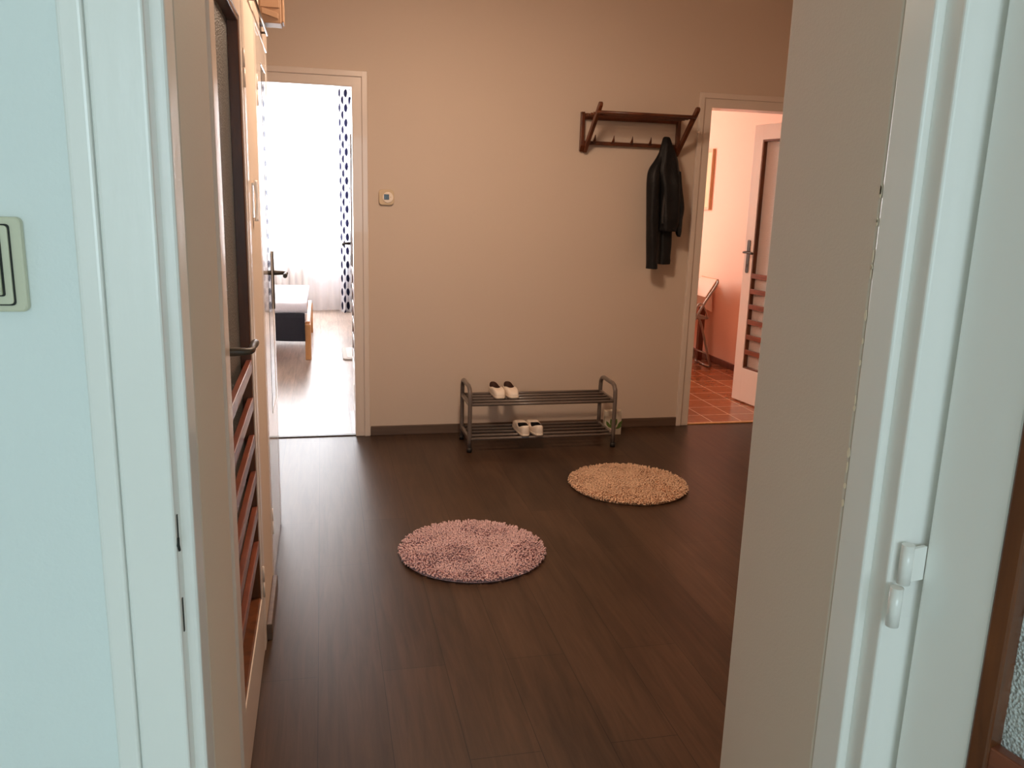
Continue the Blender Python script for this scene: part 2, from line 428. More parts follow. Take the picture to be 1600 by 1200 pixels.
# near frame (the photographed doorway)
o = MB(); w = M['white']
o.box(-.1945, -.147, .818, .852, 0, DH+.05, w, .004, 3).box(-.218, -.1965, .8225, .84, 0, DH+.073, w, .004, 3)
o.box(-.168, -.135, .85, .905, 0, DH, w, .005, 3)
o.box(.672, .738, .818, .852, 0, DH+.05, w, .004, 3).box(.74, .762, .8225, .84, 0, DH+.073, w, .004, 3)
o.box(.66, .69, .85, .905, 0, DH, w, .004, 3)
o.box(-.1945, .738, .8182, .8518, DH+.003, DH+.05, w, .004).box(-.168, .69, .8502, .9048, DH-.01, DH+.03, w, .004)
o.box(-.218, .762, .8227, .8398, DH+.052, DH+.073, w, .004)
nf = struct(o.build('trim_3'), 'white frame of the near doorway around the view', 'door frame')
o = MB().box(-.1478, -.1462, .827, .8300, 1.066, 1.094, M['gap']).box(-.1478, -.1462, .829, .832, .966, 1.003, M['gap'])
o.tube([(-.1465, .825, 1.071), (-.146, .822, 1.064), (-.1465, .829, 1.056)], .0016, M['gap'], 6)
o.build('latch_slot', nf)
o = MB(); rc = random.Random(5)
for k in range(16):
    zc = 1.02+.42*rc.random(); hh = rc.uniform(.002, .009); ww = rc.uniform(.0012, .0032)
    o.prism([(.9055+ww*math.cos(2*math.pi*q/7)*rc.uniform(.6, 1.2), zc+hh*math.sin(2*math.pi*q/7)) for q in range(7)], 'x', .6594, .6602, M['chip'])
o.build('paint_chips', nf)
# left door frames
def frame_left(name, y0, y1, top, label, far=True, cw=.075, px=-.182):
    o = MB(); w = M['hall_white']
    o.box(-.30, px, y0-cw, y0, 0, top+cw, w, .003)
    if far: o.box(-.30, -.1985, y1, y1+cw-.015, 0, top+cw, w, .003)
    else: o.box(-.30, -.214, y1, y1+.03, 0, top+cw, w, .003)
    o.box(-.30, -.1987, y0-.01, y1+(.01 if far else .03), top, top+cw-.0002, w, .003)
    return struct(o.build(name), label, 'door frame')
frame_left('trim_4', 1.685, 2.468, 1.975, 'white frame of the slatted door on the left wall')
frame_left('trim_5', 2.965, 3.575, 1.945, 'white frame of the glossy glazed door at the end of the left wall', False, .07, -.1985)

# ------------------------------------------------------------------ doors
def make_door(name, label, W, H, loc, ang, s, glass, z_top=1.86, z_bot=.25, slat_top=.945, n_slat=6, stile_h=.1, stile_f=.1,
              hz=1.09, glass_y=.034, both=False, paint=None, hinges=True, pitch=.11, slats=True, rail=None, hinge_side=1, bead=True, hr=.0035):
    """x from hinge (0) to free edge (W); the slatted face lies at y=0, thickness .042 away from it (times s)"""
    d = thing(name, label, 'door', loc, ang); d['kind'] = 'structure'
    paint = paint or M['white']
    T = .042
    def Y(a, b): return (a*s, b*s) if s > 0 else (b*s, a*s)
    def bx(o, x0, x1, y0, y1, z0, z1, m, bev=0): y = Y(y0, y1); o.box(x0, x1, y[0], y[1], z0, z1, m, bev)
    x0, x1 = stile_h, W-stile_f
    o = MB()
    bx(o, 0, x0, 0, T, .008, H, paint, .003); bx(o, x1, W, 0, T, .008, H, paint, .003)
    bx(o, x0-.004, x1+.004, .0004, T-.0004, z_top, H-.0004, paint, .003); bx(o, x0-.004, x1+.004, .0004, T-.0004, .0084, z_bot, paint, .003)
    o.build('door_leaf', d)
    o = MB(); q = .012 if not both else .024
    if not bead: bx(o, x0, x0+.012, -.0005, .004, z_bot, z_top, M['gap'])  # thin dark strip along the hinge-side edge of the pane
    if bead:
     for a, b in ((x0, x0+q), (x1-q, x1)): bx(o, a, b, .003 if not both else -.003, T-.002, z_bot, z_top, M['door_wood'], .003)
     bx(o, x0+q, x1-q, .003, T-.003, z_top-q, z_top, M['door_wood'], .003); bx(o, x0+q, x1-q, .003, T-.003, z_bot, z_bot+q, M['door_wood'], .003)
    o.build('glazing_bead' if bead else 'dark_strip', d)
    o = MB(); bx(o, x0+.004, x1-.004, glass_y-.003, glass_y+.003, z_bot+.004, z_top-.004, glass); o.build('glass_pane', d)
    if slats:
        o = MB()
        for k in range(n_slat):
            zc = slat_top-.018-k*pitch
            bx(o, x0+.001, x1-.001, .002, .018, zc-.0175, zc+.0175, M['slat_wood'], .002)
        if rail: bx(o, x0+q, x1-q, .002, T-.004, rail-.03, rail, M['slat_wood'], .003)
        o.build('slats', d)
    # handle on both faces
    for side, nm in ((0, 'handle'), (1, 'handle')):
        y = -.0005 if side == 0 else T+.0005
        sg = -1 if side == 0 else 1
        o = MB(); hxx = W-.05
        ya, yb = sorted((y*s, (y+sg*.004)*s))
        o.prism(round_poly(.036, .235, .012, 5, hxx, hz-.03), 'y', ya, yb, M['bronze'], .0015)
        h = o.build('handle', d)
        o = MB()
        yc = (y+sg*.052)*s
        pts = smooth_path([(hxx, (y+sg*.004)*s, hz), (hxx, (y+sg*.035)*s, hz), (hxx-.012, yc, hz), (hxx-.05, yc, hz+.001), (hxx-.118, yc, hz-.002)], 5)
        o.tube(pts, .009, M['bronze'], 10, rs=[.010-.003*min(1, i/8) for i in range(len(pts)-4)]+[.0085]*4)
        o.build('lever', h)
        o = MB(); y2 = sorted(((y+sg*.0035)*s, (y+sg*.0048)*s))
        o.prism(round_poly(.010, .026, .0048, 4, hxx, hz-.095), 'y', y2[0], y2[1], M['gap'])
        o.build('keyhole', h)
    if hinges:
        for zh in (.235, 1.735):
            o = MB(); yy = -(hr-.001)*s*hinge_side
            o.tube([(-.005, yy, zh-.05), (-.005, yy, zh-.001)], hr, paint, 10).tube([(-.005, yy, zh+.001), (-.005, yy, zh+.05)], hr, paint, 10)
            o.build('hinge', d)
    return d
d1 = make_door('door_1', 'white open door with a pebbled glass pane at the right edge, nearest the camera', .735, 1.955, (.712, .806, 0), R(-78), 1, M['frost'],
          stile_h=.0915, slat_top=.812, n_slat=6, both=True, hinges=False, glass_y=.022)
# its knuckle hinge: two offset painted halves
o = MB()
o.tube([(-.006, -.026, 1.016), (-.006, -.026, .965)], .0078, M['white'], 14); o.tube([(-.006, -.026, .964), (-.006, -.026, .9635)], .003, M['gap'], 8)
o.tube([(-.004, -.038, .963), (-.004, -.038, .912)], .0078, M['white'], 14)
o.box(-.006, .0, -.026, .001, .968, 1.012, M['white'], .001).box(-.012, -.003, -.038, -.03, .916, .960, M['white'], .001)
hg = o.build('hinge', d1)
make_door('door_2', 'white door with reddish wooden slats and a lever handle in the left wall', .768, 1.965, (-.2, 2.463, 0), R(-90), -1, M['frost_shaded'],
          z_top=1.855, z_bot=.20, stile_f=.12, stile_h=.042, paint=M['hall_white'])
make_door('door_3', 'glossy white glazed door at the far end of the left wall', .60, 1.935, (-.1992, 2.97, 0), R(90), 1, M['clear'],
          z_top=1.85, z_bot=.58, stile_h=.23, stile_f=.085, slats=False, paint=M['white_glossy'], glass_y=.0045, bead=False, hr=.0025)
make_door('door_4', 'white slatted door standing open in the room beyond the right doorway', .66, 1.965, (3.055, FY+.012, 0), math.atan2(.637, -.084), -1, M['frost'],
          z_top=1.862, z_bot=.255)
make_door('door_5', 'white glazed door opened into the bright bedroom, seen edge on', .78, 1.965, (BX1+.004, FY+.13, 0), R(89.2), -1, M['frost'],
          z_top=1.80, z_bot=.33)

# ------------------------------------------------------------------ things in the near room and on the left wall
t = thing('light_switch', 'square cream rocker light switch on the mint wall at left edge', 'light switch', (-.302, .83, 1.340))
MB().prism(round_poly(.084, .084, .005, 4), 'y', -.009, 0, M['switch'], .002).build('plate', t)
o = MB().prism(round_poly(.066, .072, .003, 3), 'y', -.0105, -.0085, M['gap']); o.build('groove', t)
MB().prism(round_poly(.0635, .0695, .003, 3), 'y', -.0125, -.0085, M['switch'], .001).build('inner_frame', t)
MB().prism(round_poly(.052, .055, .002, 3), 'y', -.0135, -.012, M['gap']).build('rocker_gap', t)
MB().prism([(-.0135, -.026), (-.0175, -.026), (-.0145, .026), (-.0135, .026)], 'x', -.0245, .0245, M['switch_rock'], .0008).build('rocker', t)

t = thing('intercom_handset', 'white curved handset on the left wall between the two doors', 'intercom', (-.2008, 2.63, 1.385))
MB().box(0, .004, -.022, .022, -.05, .05, M['phone'], .0015).build('wall_plate', t)
o = MB(); rows = []
for i in range(19):
    q = i/18; z = .058-.118*q
    xx = .0105+.0035*math.sin(math.pi*q); ry = .015+.006*abs(2*q-1)**3; rx = .0035+.0025*abs(math.cos(math.pi*q))
    rows.append([(xx+rx*math.cos(a), ry*math.sin(a), z) for a in [2*math.pi*k/14 for k in range(14)]])
o.grid(rows, M['phone']); o.build('handset', t)
MB().box(.003, .012, -.012, .012, .043, .052, M['phone'], .002).build('cradle', t)

t = thing('wall_box', 'small beige cabinet high on the left wall above the glazed door', 'cabinet', (-.2, 3.2, 1.985))
MB().box(0, .076, 0, .09, 0, .34, M['cabinet'], .003).build('cabinet_body', t)
o = MB().box(.0765, .084, .006, .084, .006, .334, M['cabinet'], .002); o.build('cabinet_door', t)
o = MB().box(.006, .07, -.004, 0, .05, .30, M['cabinet'], .0015).prism([(.012, .028), (.066, .012), (.066, .03), (.012, .046)], 'y', -.018, -.0005, M['cabinet'], .001)
o.build('end_panel', t)
t = thing('wall_rail', 'thin pale metal rail along the wall above the glazed door', 'rail', (-.2, 2.72, 1.968))
o = MB().tube([(.018, 0, 0), (.018, .62, 0)], .0045, M['steel'], 10); o.build('rod', t)
for yy in (.04, .58):
    MB().tube([(.0, yy, 0), (.018, yy, 0)], .004, M['steel'], 8).build('bracket', t)
o = MB().tube([(.018, -.012, 0), (.018, 0, 0)], .007, M['phone'], 10); o.build('end_knob', t)

# ------------------------------------------------------------------ thermostat
t = thing('thermostat', 'small square cream thermostat with a dark display on the far wall', 'thermostat', (.3585, FY+.0008, 1.4005))
MB().prism(round_poly(.085, .085, .019, 7), 'y', -.016, 0, M['thermo'], .003).build('casing', t)
o = MB().prism([(.008+.03*math.cos(2*math.pi*k/28), .03*math.sin(2*math.pi*k/28)) for k in range(28)], 'y', -.021, -.015, M['thermo_light'], .002)
o.build('dial', t)
MB().box(-.014, .014, -.0225, -.019, -.013, .017, M['display'], .001).build('display', t)
o = MB()
for xx in (-.006, .006): o.box(xx-.003, xx+.003, -.0228, -.0224, -.004, -.001, M['seg'])
o.build('display_segments', t)
MB().prism([(.023+.003*math.cos(2*math.pi*k/10), .002+.003*math.sin(2*math.pi*k/10)) for k in range(10)], 'y', -.0225, -.02, M['thermo']).build('knob', t)

# ------------------------------------------------------------------ coat rack and jacket
t = thing('coat_rack', 'dark wooden wall coat rack with shelf rods and pegs beside the right doorway', 'coat rack', (0, 0, 0))
Wd = M['rack_wood']
for x0 in (1.485, 2.086):
    o = MB()
    o.prism([(4.858, 1.70), (4.842, 1.696), (4.826, 1.73), (4.828, 1.905), (4.834, 1.92), (4.858, 1.92)], 'x', x0, x0+.021, Wd, .002)
    sx = x0+.0215 if x0 < 1.8 else x0+.0005
    o.prism([(4.85, 1.694), (4.836, 1.690), (4.575, 1.928), (4.572, 1.944), (4.585, 1.953), (4.60, 1.949), (4.852, 1.716)], 'x', sx, sx+.02, Wd, .003)
    o.build('side_bracket', t)
XA, XB = 1.500, 2.094
o = MB().tube([(XA, 4.602, 1.899), (XB+.004, 4.602, 1.899)], .009, Wd, 12); o.build('shelf_rod', t)
for yy in (4.655, 4.705, 4.755, 4.80):
    MB().tube([(XA, yy, 1.897), (XB, yy, 1.897)], .0065, Wd, 10).build('shelf_rod', t)
MB().box(XA, XB-.002, 4.838, 4.856, 1.878, 1.914, Wd, .003).build('back_rail', t)
MB().box(XA, XB-.002, 4.828, 4.85, 1.736, 1.758, Wd, .003).build('hook_rail', t)
for xx in (1.563, 1.678, 1.793, 1.909, 2.012):
    o = MB()
    rows = []
    for q, (yy, zz, rx, ry) in enumerate([(4.832, 1.748, .011, .007), (4.815, 1.752, .010, .007), (4.806, 1.762, .0085, .006), (4.800, 1.776, .005, .005), (4.797, 1.792, .0015, .002)]):
        rows.append([(xx+rx*math.cos(a), yy+ry*math.sin(a), zz+(0 if q else 0)) for a in [2*math.pi*k/10 for k in range(10)]])
    o.grid(rows, Wd); o.build('hook', t)

jk = thing('leather_jacket', 'black leather jacket hanging on the last peg of the coat rack', 'jacket', (0, 0, 0))
def cloth_loft(secs, yc, depth, m, name, folds=5, amp=.10, seed=0, n=36, sub=5, bulge=1.0):
    """secs: (z, x_left, x_right); rings between sections are interpolated, with folds running down"""
    P = smooth_path([(a, b, c) for a, b, c in secs], sub)
    rows = []; tot = len(P)
    for i, (z, xl, xr) in enumerate(P):
        q = i/(tot-1); cx = (xl+xr)/2; rx = (xr-xl)/2
        d = depth(q)
        r = []
        for k in range(n):
            a = 2*math.pi*k/n
            f = 1+amp*(math.sin(folds*a+seed+1.3*math.sin(z*9+seed))*.6+.7*mnoise.noise((math.cos(a)*1.6+seed, math.sin(a)*1.6, z*11)))
            ca, sa = math.cos(a), math.sin(a)
            x = cx+rx*(abs(ca)**.85)*(1 if ca > 0 else -1)*(1+(f-1)*.25)
            y = yc(q)+d*sa*f*bulge
            r.append((x, y, z+.004*mnoise.noise((x*30, y*30, seed))))
        rows.append(r)
    o = MB().grid(rows, m)
    return o.build(name, jk)
cloth_loft([(1.800, 1.994, 2.018), (1.790, 1.980, 2.024), (1.756, 1.967, 2.034), (1.687, 1.945, 2.065), (1.616, 1.930, 2.082), (1.554, 1.945, 2.092), (1.497, 1.955, 2.102), (1.389, 1.962, 2.112), (1.317, 1.963, 2.108), (1.250, 1.965, 2.09)],
           lambda q: 4.797-.04*min(1, q*2.6), lambda q: .010+.05*min(1, q*1.6), M['leather'], 'body', 6, .16, 1.0)
cloth_loft([(1.720, 1.962, 1.992), (1.671, 1.934, 1.985), (1.613, 1.894, 1.962), (1.55, 1.880, 1.962), (1.422, 1.886, 1.966), (1.278, 1.896, 1.968), (1.206, 1.900, 1.972), (1.133, 1.905, 1.975), (1.05, 1.909, 1.978), (1.026, 1.908, 1.980)],
           lambda q: 4.775-.03*min(1, q*3), lambda q: .018+.022*min(1, q*4), M['leather'], 'sleeve', 4, .12, 2.2)
cloth_loft([(1.42, 1.985, 2.074), (1.317, 1.995, 2.081), (1.244, 1.993, 2.077), (1.17, 1.996, 2.079), (1.097, 1.998, 2.077), (1.072, 1.999, 2.079), (1.051, 1.998, 2.078)],
           lambda q: 4.79, lambda q: .036, M['leather'], 'sleeve', 4, .12, 4.1)
fl = cloth_loft([(1.60, 2.05, 2.084), (1.498, 2.06, 2.100), (1.391, 2.072, 2.121), (1.319, 2.077, 2.116), (1.246, 2.080, 2.115), (1.218, 2.096, 2.107)],
           lambda q: 4.735, lambda q: .02, M['leather'], 'front_panel', 7, .2, 5.5)
cloth_loft([(1.52, 1.985, 2.045), (1.45, 1.975, 2.05), (1.36, 1.972, 2.055), (1.29, 1.975, 2.05)], lambda q: 4.716, lambda q: .012, M['lining'], 'lining', 3, .2, 3.3)

# ------------------------------------------------------------------ shoe rack
t = thing('shoe_rack', 'grey tubular metal two tier shoe rack against the far wall', 'shoe rack', (0, 0, 0))
G = M['tube_grey']
RX = (.79, 1.648); RY0, RY1 = 4.447, 4.715
for x in RX:
    f = MB()
    path = [(x, RY0, .02), (x, RY0, .30), (x, RY0+.004, .342), (x, RY0+.026, .366), (x, RY0+.055, .374)] + [(x, RY1-.055, .374), (x, RY1-.026, .366), (x, RY1-.004, .342), (x, RY1, .30), (x, RY1, .02)]
    pts = []
    for i in range(len(path)-1):
        for k in range(4): pts.append(Vector(path[i]).lerp(Vector(path[i+1]), k/4))
    pts.append(Vector(path[-1]))
    f.tube(pts, .0125, G, 12)
    for z in (.275, .075): f.box(x-.008, x+.008, RY0, RY1, z-.011, z+.011, G, .003)
    f.build('side_frame', t)
    for y in (RY0, RY1):
        MB().tube([(x, y, 0), (x, y, .028)], .0155, M['rubber'], 12).build('foot', t)
for z in (.275, .075):
    o = MB()
    for k in range(5):
        y = RY0+(RY1-RY0)*k/4
        o.tube([(RX[0], y, z+.002), (RX[1], y, z+.002)], .0085, G, 10)
    o.build('shelf', t)

# ------------------------------------------------------------------ shoes
def make_shoe(name, label, mirror, lin, L=.235, heel_h=.062, vamp=.53, Wd_=.080, toe_h=.05, group=None):
    """toe towards -y, heel at +y, sole on z=0"""
    t = thing(name, label, 'shoe', group=group)
    n = 48
    def outline(a, g=0):
        # a=0 toe, pi heel
        c = math.cos(a); s_ = math.sin(a)
        y = -L/2*c
        u = (1-c)/2            # 0 toe .. 1 heel
        wd = Wd_/2*(1.05-.22*u)
        sg = 1 if s_ >= 0 else -1
        x = sg*wd*abs(s_)**.47*(1 if abs(s_) > 1e-6 else 0)
        x += mirror*.006*math.sin(math.pi*u)
        return Vector((x, y, 0))
    A = [2*math.pi*k/n for k in range(n)]
    def rim(a):
        c = math.cos(a); s_ = math.sin(a)
        y0 = L/2-.010; y1 = -L/2+L*(1-vamp)
        cy = (y0+y1)/2; ry = (y0-y1)/2
        u = (1-c)/2
        z = toe_h*.98*(1-u)+heel_h*u+.004*math.sin(u*math.pi*2)-.012*math.sin(math.pi*u)**2
        return Vector((mirror*.004+Wd_*.40*s_*abs(s_)**-.15 if abs(s_) > .01 else mirror*.004, cy-ry*c, z))
    o = MB(); rows = []
    K = 12
    for k in range(K+1):
        q = k/K; r = []
        for a in A:
            p0 = outline(a)+Vector((0, 0, .012)); p1 = rim(a)
            out = Vector((p0.x, p0.y, 0)).normalized()
            d = (p0-p1).length
            c1 = p0+Vector((0, 0, p1.z*.72))+out*.004; c2 = p1+(Vector((p0.x-p1.x, p0.y-p1.y, 0)))*.55+Vector((0, 0, .006 if math.cos(a) > 0 else -.004))
            r.append((1-q)**3*p0+3*(1-q)**2*q*c1+3*(1-q)*q*q*c2+q**3*p1)
        rows.append(r)
    o.grid(rows, M['shoe'], True, False)
    o.build('upper', t)
    o = MB(); rows = []
    for q in range(5):
        f = q/4
        rows.append([Vector((rim(a).x*(1-.06*f), rim(a).y*(1-.03*f)+.0, rim(a).z*(1-f)+.016*f)) for a in A])
    o.grid(rows, lin, True, False)
    bmv = [o.bm.verts.new(v) for v in rows[-1]]; fc = o.bm.faces.new(bmv); fc.material_index = 0
    o.build('lining', t)
    o = MB(); rows = []
    for z, g in ((0, .97), (.003, 1.02), (.012, 1.03), (.0145, 1.0)):
        rows.append([Vector((outline(a).x*g, outline(a).y*g, z)) for a in A])
    o.grid(rows, M['sole']); o.build('sole', t)
    return t
SZ1, SZ2 = .2855, .0855
def shoe_at(x, y, z, rz, **k):
    s_ = make_shoe(**k); s_.location = (x, y, z); s_.rotation_euler = (0, 0, rz); return s_
SHOE_TOP = dict(heel_h=.056, vamp=.60, Wd_=.075, toe_h=.046)
shoe_at(.978, 4.645, SZ1, R(2), name='slip_on_shoe', label='left white shoe of the pair on the upper tier of the shoe rack, toe forward', mirror=1, lin=M['shoe_in'], **SHOE_TOP, group='shoes on the rack')
shoe_at(1.068, 4.645, SZ1, R(-2), name='slip_on_shoe', label='right white shoe of the pair on the upper tier of the shoe rack, toe forward', mirror=-1, lin=M['shoe_in'], **SHOE_TOP, group='shoes on the rack')
shoe_at(1.112, 4.545, SZ2, R(180), name='slip_on_shoe', label='left white shoe of the pair on the lower tier, heel towards the camera', mirror=-1, lin=M['shoe_in2'], heel_h=.064, vamp=.56, Wd_=.077, group='shoes on the rack')
shoe_at(1.1965, 4.545, SZ2, R(180), name='slip_on_shoe', label='right white shoe of the pair on the lower tier, heel towards the camera', mirror=1, lin=M['shoe_in2'], heel_h=.064, vamp=.56, Wd_=.077, group='shoes on the rack')

# carton behind the rack
t = thing('carton', 'small white carton with a green leaf picture on the floor beside the shoe rack', 'box', (1.737, 4.715, 0), R(-4))
MB().box(-.054, .054, -.02, .02, 0, .152, M['carton'], .0015).build('box_body', t)
o = MB()
for (cx, cz, ln, ang) in ((-.02, .045, .05, 118), (-.006, .05, .055, 100), (.012, .05, .055, 78), (.028, .046, .055, 55), (.0, .042, .04, 140), (.018, .038, .045, 30)):
    a = R(ang); dx, dz = math.cos(a), math.sin(a)
    poly = []
    for k in range(13):
        q = k/12; wv = .009*math.sin(math.pi*q); poly.append((cx+dx*ln*q-dz*wv, cz+dz*ln*q+dx*wv))
    for k in range(11, 0, -1):
        q = k/12; wv = -.009*math.sin(math.pi*q); poly.append((cx+dx*ln*q-dz*wv, cz+dz*ln*q+dx*wv))
    o.prism(poly, 'y', -.0207-.0001*ang/100, -.0199, M['leafprint'])
o.build('leaf_picture', t)

# ------------------------------------------------------------------ round rugs with looped pile
def make_rug(name, label, x, y, r, m, seed, group):
    rnd = random.Random(seed)
    t = thing(name, label, 'rug', (x, y, 0), 0, group)
    n = 72
    def rad(a): return r*(1+.006*math.sin(3*a+seed)+.005*math.sin(7*a))
    o = MB(); rows = []
    for z, f in ((.001, .98), (.004, .985), (.006, .975)):
        rows.append([(rad(2*math.pi*k/n)*f*math.cos(2*math.pi*k/n), rad(2*math.pi*k/n)*f*math.sin(2*math.pi*k/n), z) for k in range(n)])
    o.grid(rows, m); o.build('backing', t)
    verts, faces = [], []
    count = 4700; ga = math.pi*(3-math.sqrt(5))
    for i in range(count):
        rr = r*math.sqrt((i+.5)/count); a = i*ga+rnd.uniform(-.1, .1)
        rr = min(rr+rnd.uniform(-.003, .003), rad(a)*.985)
        bx_, by_ = rr*math.cos(a), rr*math.sin(a)
        # tufts lean in drifting directions; outwards near the rim
        la = math.pi*2*mnoise.noise((bx_*5+seed, by_*5, seed*.7))+rnd.uniform(-.9, .9)
        k = min(1, max(0, (rr/r-.72)/.25))
        dx = math.cos(la)*(1-k)+math.cos(a)*k; dy = math.sin(la)*(1-k)+math.sin(a)*k
        dl = math.hypot(dx, dy) or 1; dx /= dl; dy /= dl
        h = rnd.uniform(.009, .018); ln = rnd.uniform(.007, .014); w_ = rnd.uniform(.0030, .0041)
        b0 = len(verts)
        secs = ((0, .004, 1), (.35, .004+h*.7, 1.12), (.8, .004+h, 1.0), (1.15, .004+h*.72, .55))
        for q, z, g in secs:
            cx, cy = bx_+dx*ln*q, by_+dy*ln*q
            ww = w_*g
            verts += [(cx-dy*ww, cy+dx*ww, z), (cx+dx*ww*.7, cy+dy*ww*.7, z+ww*.8), (cx+dy*ww, cy-dx*ww, z), (cx-dx*ww*.7, cy-dy*ww*.7, z-ww*.8 if z > .006 else z)]
        for s in range(3):
            for j in range(4):
                faces.append((b0+4*s+j, b0+4*s+(j+1) % 4, b0+4*s+4+(j+1) % 4, b0+4*s+4+j))
        faces.append((b0+12, b0+13, b0+14, b0+15))
    me = bpy.data.meshes.new('pile'); me.from_pydata(verts, [], faces); me.materials.append(m)
    me.polygons.foreach_set('use_smooth', [True]*len(faces)); me.update()
    p = bpy.data.objects.new('pile', me); col.objects.link(p); p.parent = t; p['kind'] = 'stuff'
    return t
make_rug('round_rug', 'round pink shaggy rug in the middle of the hall floor, nearer the camera', .572, 3.105, .292, M['rug_pink'], 3, 'round rugs')
make_rug('round_rug', 'round beige shaggy rug farther back at right, in front of the kitchen doorway', 1.500, 3.79, .297, M['rug_beige'], 11, 'round rugs')

# ------------------------------------------------------------------ bedroom
t = thing('bed', 'pine framed bed in the bright bedroom beyond the left doorway', 'bed', (0, 0, 0))
bxL, bxR, by0, by1 = -1.06, -.112, 7.255, 8.80
for x in (bxL, bxR-.05):
    for y in (by0, by1-.06):
        MB().box(x, x+.05, y, y+.055, 0, .31, M['pine'], .006).build('leg', t)
o = MB()
o.box(bxR-.045, bxR-.008, by0+.05, by1, .22, .33, M['pine'], .005).box(bxL+.008, bxL+.045, by0+.05, by1, .22, .33, M['pine'], .005)
o.box(bxL+.045, bxR-.045, by0+.01, by0+.045, .22, .33, M['pine'], .005).box(bxL+.045, bxR-.045, by1-.035, by1, .22, .33, M['pine'], .005)
o.box(bxL+.045, bxR-.045, by0+.045, by1-.035, .25, .27, M['pine'])
o.build('frame', t)
MB().box(bxL+.06, bxR-.055, by0+.07, by1-.05, .335, .455, M['mattress'], .03, 4).build('mattress', t)
# duvet: padded sheet over the mattress
def drape(name, label, cat, x0, x1, y0, y1, ztop, front, side, m, th=.02, puff=.012, seed=1, nx=44, ny=60, hem=.0):
    o = MB(); rows = []
    total_y = front+(y1-y0)
    for j in range(ny+1):
        v = j/ny*total_y
        row = []
        for i in range(nx+1):
            u = i/nx*((x1-x0)+side)
            x = x0+u; zz = ztop; yy = y0
            drop = max(0, u-(x1-x0))
            if drop: x = x1+.006*min(1, drop/.02); zz = ztop-drop
            if v < front and front: fz = front-v; yy = y0-.012*min(1, fz/.03); zz -= fz*(1+hem*math.sin(u*6+seed))
            else: yy = y0+(v-front)
            nz = puff*mnoise.noise((x*6+seed, yy*6, zz*8))
            if v < front: yy -= abs(nz)*.8
            elif not drop: zz += nz
            else: x += abs(nz)*.7
            row.append((x, yy, zz))
        rows.append(row)
    o.grid(rows, m, False, False)
    ob = o.build(name); tag(ob, label, cat)
    md = ob.modifiers.new('thick', 'SOLIDIFY'); md.thickness = th; md.offset = 1
    return ob
drape('duvet', 'white duvet spread over the bed in the bedroom', 'duvet', bxL+.03, bxR-.028, by0+.042, by1-.03, .468, .06, .0, M['duvet'], .022, .006, 4)
drape('blanket', 'charcoal blanket hanging over the foot of the bed', 'blanket', bxL+.02, bxR-.048, by0-.004, by0+.0, .402, .225, 0, M['blanket'], .008, .004, 9, hem=.04)

def curtain(name, label, x0, x1, y, z0, z1, folds, amp, m, nz=26, seed=0, th=0):
    n = int(folds*12); bm = bmesh.new(); uvl = bm.loops.layers.uv.new('cloth'); rows = []; us = []
    prev = None; U = 0; ulist = []
    for i in range(n+1):
        q = i/n; x = x0+(x1-x0)*q; yy = y+amp*math.sin(q*folds*2*math.pi+seed)+amp*.4*math.sin(q*folds*3.7+seed*2)
        if prev: U += math.hypot(x-prev[0], yy-prev[1])
        prev = (x, yy); ulist.append((x, yy, U))
    for j in range(nz+1):
        z = z0+(z1-z0)*j/nz; f = 1-.25*j/nz
        rows.append([bm.verts.new((x, y+(yy-y)*f+.01*mnoise.noise((x*3, z*1.5, seed)), z+(.012*math.sin(x*14+seed) if j == 0 else 0))) for x, yy, u in ulist])
    for j in range(nz):
        for i in range(n):
            f = bm.faces.new((rows[j][i], rows[j][i+1], rows[j+1][i+1], rows[j+1][i])); f.smooth = True
            for lp, (a, b) in zip(f.loops, ((j, i), (j, i+1), (j+1, i+1), (j+1, i))):
                lp[uvl].uv = (ulist[b][2], z0+(z1-z0)*a/nz)
    me = bpy.data.meshes.new(name); bm.to_mesh(me); bm.free(); me.materials.append(m)
    o = bpy.data.objects.new(name, me); col.objects.link(o)
    return tag(o, label, 'curtain')
curtain('sheer_curtain', 'white sheer curtain hanging to the floor across the bedroom window', -2.0, .33, 10.39, .015, 2.58, 15, .028, M['sheer'], seed=.4)
curtain('polka_dot_curtain', 'white curtain with navy dots at the right of the bedroom window', .205, .52, 10.30, .012, 2.6, 4.5, .046, M['polka'], seed=1.1)

t = thing('radiator', 'ribbed white radiator standing behind the sheer curtain below the bedroom window', 'radiator', (0, 0, 0))
o = MB()
for k in range(14):
    xr = -.205-.078*k
    o.box(xr-.026, xr+.026, 10.43, 10.49, .12, .60, M['white'], .012, 3)
for z in (.16, .56): o.tube([(-1.26, 10.46, z), (-.19, 10.46, z)], .02, M['white'], 10)
o.build('ribs', t)
MB().tube(smooth_path([(-.19, 10.46, .19), (.30, 10.46, .19), (.50, 10.46, .19)], 4), .011, M['white'], 10).build('pipe', t)
for xr in (-1.18, -.28): MB().box(xr-.02, xr+.02, 10.44, 10.48, 0, .125, M['white'], .004).build('foot', t)

t = thing('floor_mat', 'white rounded mat lying on the bright bedroom floor beside the opened bedroom door', 'mat', (.34, 7.505, 0))
MB().prism(round_poly(.37, .57, .05, 6), 'z', 0, .016, M['scale_white'], .005).build('mat_body', t)
MB().prism(round_poly(.30, .50, .04, 6), 'z', .015, .019, M['mattress'], .0015).build('mat_centre', t)

